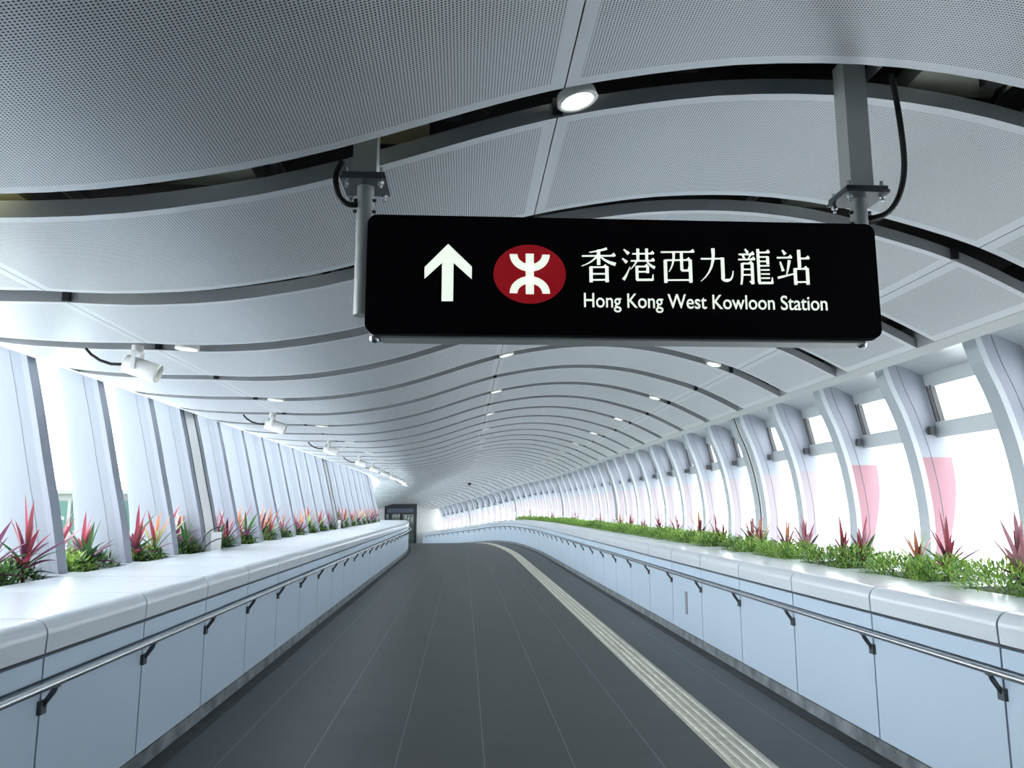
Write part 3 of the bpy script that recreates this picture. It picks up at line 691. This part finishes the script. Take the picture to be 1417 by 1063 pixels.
CPR = [('dark purple and orange leaved', cordyline(1, [LG[4], LG[4], purple, wine, purple, orange], .34, 30, 74)), ('dark wine red leaved', cordyline(2, [LG[4], LG[3], purple, wine, wine, red], .30, 30, 72)), ('green and pink leaved', cordyline(3, [LG[3], LG[1], LG[3], wine, purple, pinkm], .36, 28, 78)), ('blackish green leaved', cordyline(4, [LG[4], LG[4], purple, LG[3]], .29, 26, 60)), ('red topped', cordyline(5, [LG[3], LG[4], purple, wine, pinkm], .33, 28, 77)), ('pale green and orange leaved', cordyline(6, [LG[3], LG[1], LG[3], cream, wine, orange], .32, 28, 74))]
BPL = [bush(11, [LG[3], LG[1], LG[4]], .20, .30, .17, 380, .075), bush(12, [LG[4], LG[3], LG[0]], .19, .28, .15, 380, .075), bush(17, [LG[0], LG[2], LG[1]], .18, .26, .19, 340, .08)]
BPR = [bush(13, [LG[0], LG[1], LG[2]], .34, .37, .24, 1100, .055), bush(14, [LG[0], LG[2], LG[1]], .33, .35, .23, 1100, .055), bush(15, [LG[1], LG[0], LG[2], LG[3]], .32, .34, .25, 1100, .055)]
used = set()
def use(o):
    if id(o.data if o.data else o) in used or o.name in used: return copy_tree(o)
    used.add(o.name); return o
def put_plant(kind, proto, s, X, k, desc, side, sc, rz):
    o = use(proto); place(o, s, X, 1.165, rz); o.scale = (sc, sc, sc*(1.12 if kind == 'c' else 1))
    if kind == 'c': tag(o, '%s, %s bay of the %s ledge' % (desc, ordw(k-2), side), 'plant', 'cordyline plants on the %s ledge' % side)
    else: tag(o, '%s, %s bay of the %s ledge' % (desc, ordw(k-2), side), 'bush', 'low green bushes on the %s ledge' % side)
    return o
rr = random.Random(21)
pos3 = ['nearer', 'middle', 'farther']
for k in range(3, 26):      # left ledge
    a = SK(k)+.28; b = SK(k+1)-.28
    if k % 8 == 0: a += .1
    if (k+1) % 8 == 0: b -= .15
    ids = [0, 2, 1] if k == 4 else [4, 3, 1] if k == 5 else [1, 3, 5] if k == 6 else [5, 3, 0] if k == 7 else [rr.randrange(6) for _ in range(3)]
    for j in range(3):
        dsc, pr = CPR[ids[j]]; s = a+(b-a)*(j+.5)/3
        put_plant('c', pr, s, -3.72-.20*((j+k) % 2)-.03*rr.random(), k, '%s plant, %s of three' % (dsc, pos3[j]), 'left', rr.uniform(1.0, 1.28), rr.uniform(0, 6.28))
    for j in range(2):
        pr = BPL[2] if (j == 0 and k in (5, 10)) else BPL[rr.randrange(2)]; s = a+(b-a)*(j+.5)/2
        put_plant('b', pr, s, -3.80, k, '%s low dark leafy bush' % ('nearer', 'farther')[j], 'left', rr.uniform(1.05, 1.25), rr.choice((0, math.pi)))
for k in range(3, 30):      # right ledge
    a = SK(k)+.16; b = SK(k+1)-.16
    if k % 8 == 0: a += .18
    if (k+1) % 8 == 0: b -= .15
    for j in range(2):
        pr = BPR[rr.randrange(3)]; s = a+(b-a)*(j*.56+.22)
        put_plant('b', pr, s, 3.99, k, '%s fluffy bright green bush' % ('nearer', 'farther')[j], 'right', rr.uniform(.92, 1.1), rr.choice((0, math.pi)))
    n = 2 if k < 9 else 1 if k < 15 else (k % 4 == 0)
    for j in range(int(n)):
        dsc, pr = CPR[(5, 1, 0, 4, 1, 2, 4)[(k+3*j) % 7]]; s = a+(b-a)*(.25+.45*j+.1*rr.random())
        put_plant('c', pr, s, 4.12, k, '%s plant above the bushes, %s' % (dsc, ('nearer', 'farther')[j]), 'right', rr.uniform(.85, 1.1), rr.uniform(0, 6.28))
for _, pr in CPR:
    if pr.name not in used:
        for c in list(pr.children): bpy.data.objects.remove(c)
        bpy.data.objects.remove(pr)

# ------------------------------------------------------------------ outside
m_ground = mat('pale_paving_outside', (.7, .7, .7), .9); noisy(m_ground, (.62, .64, .62), (.74, .74, .73), .03)
q = MB(); q.face([(-400, -200, -8), (400, -200, -8), (400, 500, -8), (-400, 500, -8)]); o = q.build('ground', m_ground); tag(o, 'pale ground seen far below outside the left windows', 'ground', kind='structure')
m_teal = mat('teal_glazing', (.050, .098, .090), .8, spec=.05); m_pale = mat('pale_concrete', (.17, .18, .175), .9, spec=.1); m_lawn = mat('lawn', (.16, .30, .09), .9)
m_teal2 = mat('pale_green_roof', (.085, .125, .095), .8, spec=.05)
def building(x, y, w, d, h, rz, label, bands):
    r = empty('building', (x, y, -8), rz); tag(r, label, 'building')
    q = MB(); q.box((-w/2, -d/2, 0), (w/2, d/2, h)); q.build('walls', m_pale, r)
    for z0, z1, m in bands:
        q = MB(); q.box((-w/2-.12, -d/2-.12, z0), (w/2+.12, d/2+.12, z1)); q.build('window_band', m, r)
        for i in range(9):
            xx = -w/2+w*(i+.5)/9; q = MB(); q.box((xx-.15, -d/2-.3, z0), (xx+.15, -d/2-.1, z1)); q.build('pilaster', m_pale, r)
    q = MB(); q.box((-w/2-.5, -d/2-.5, h), (w/2+.5, d/2+.5, h+.4)); q.build('roof', m_pale, r)
building(-52, 98, 30, 36, 11.2, .12, 'low pale building with teal glass bands outside the nearest left windows', [(7.6, 10.5, m_teal), (3.0, 6.9, m_teal2)])
building(-24, 112, 20, 40, 12.6, .0, 'taller pale green glazed building farther off outside the left windows', [(8.3, 11.6, m_teal2), (3.4, 7.4, m_teal)])
q = MB(); q.box((-60, 45, -8), (-8, 76, -7.96)); o = q.build('lawn', m_lawn); tag(o, 'bright green lawn below the left windows', 'lawn', kind='stuff')
for x, y, nm in ((-23, 40, 'nearer'), (-22.7, 44, 'farther')):
    r = empty('street_lamp', (x, y, -8)); tag(r, '%s thin white lamp post outside the left windows' % nm, 'lamp post', 'lamp posts outside')
    q = MB(); q.tube([(0, 0, 0), (0, 0, 10.3)], [.09, .05], 8); q.build('post', m_white, r)
    q = MB(); q.box((-.6, -.06, 9.2), (.6, .06, 9.3)); q.build('arm', m_white, r)
    for dx in (-.6, .6):
        q = MB(); q.lathe([(.0005, .2), (.18, .1), (.2, 0), (.0005, -.05)], 10, 0, Matrix.Translation((dx, 0, 9.2))); q.build('lamp_head', m_white, r)
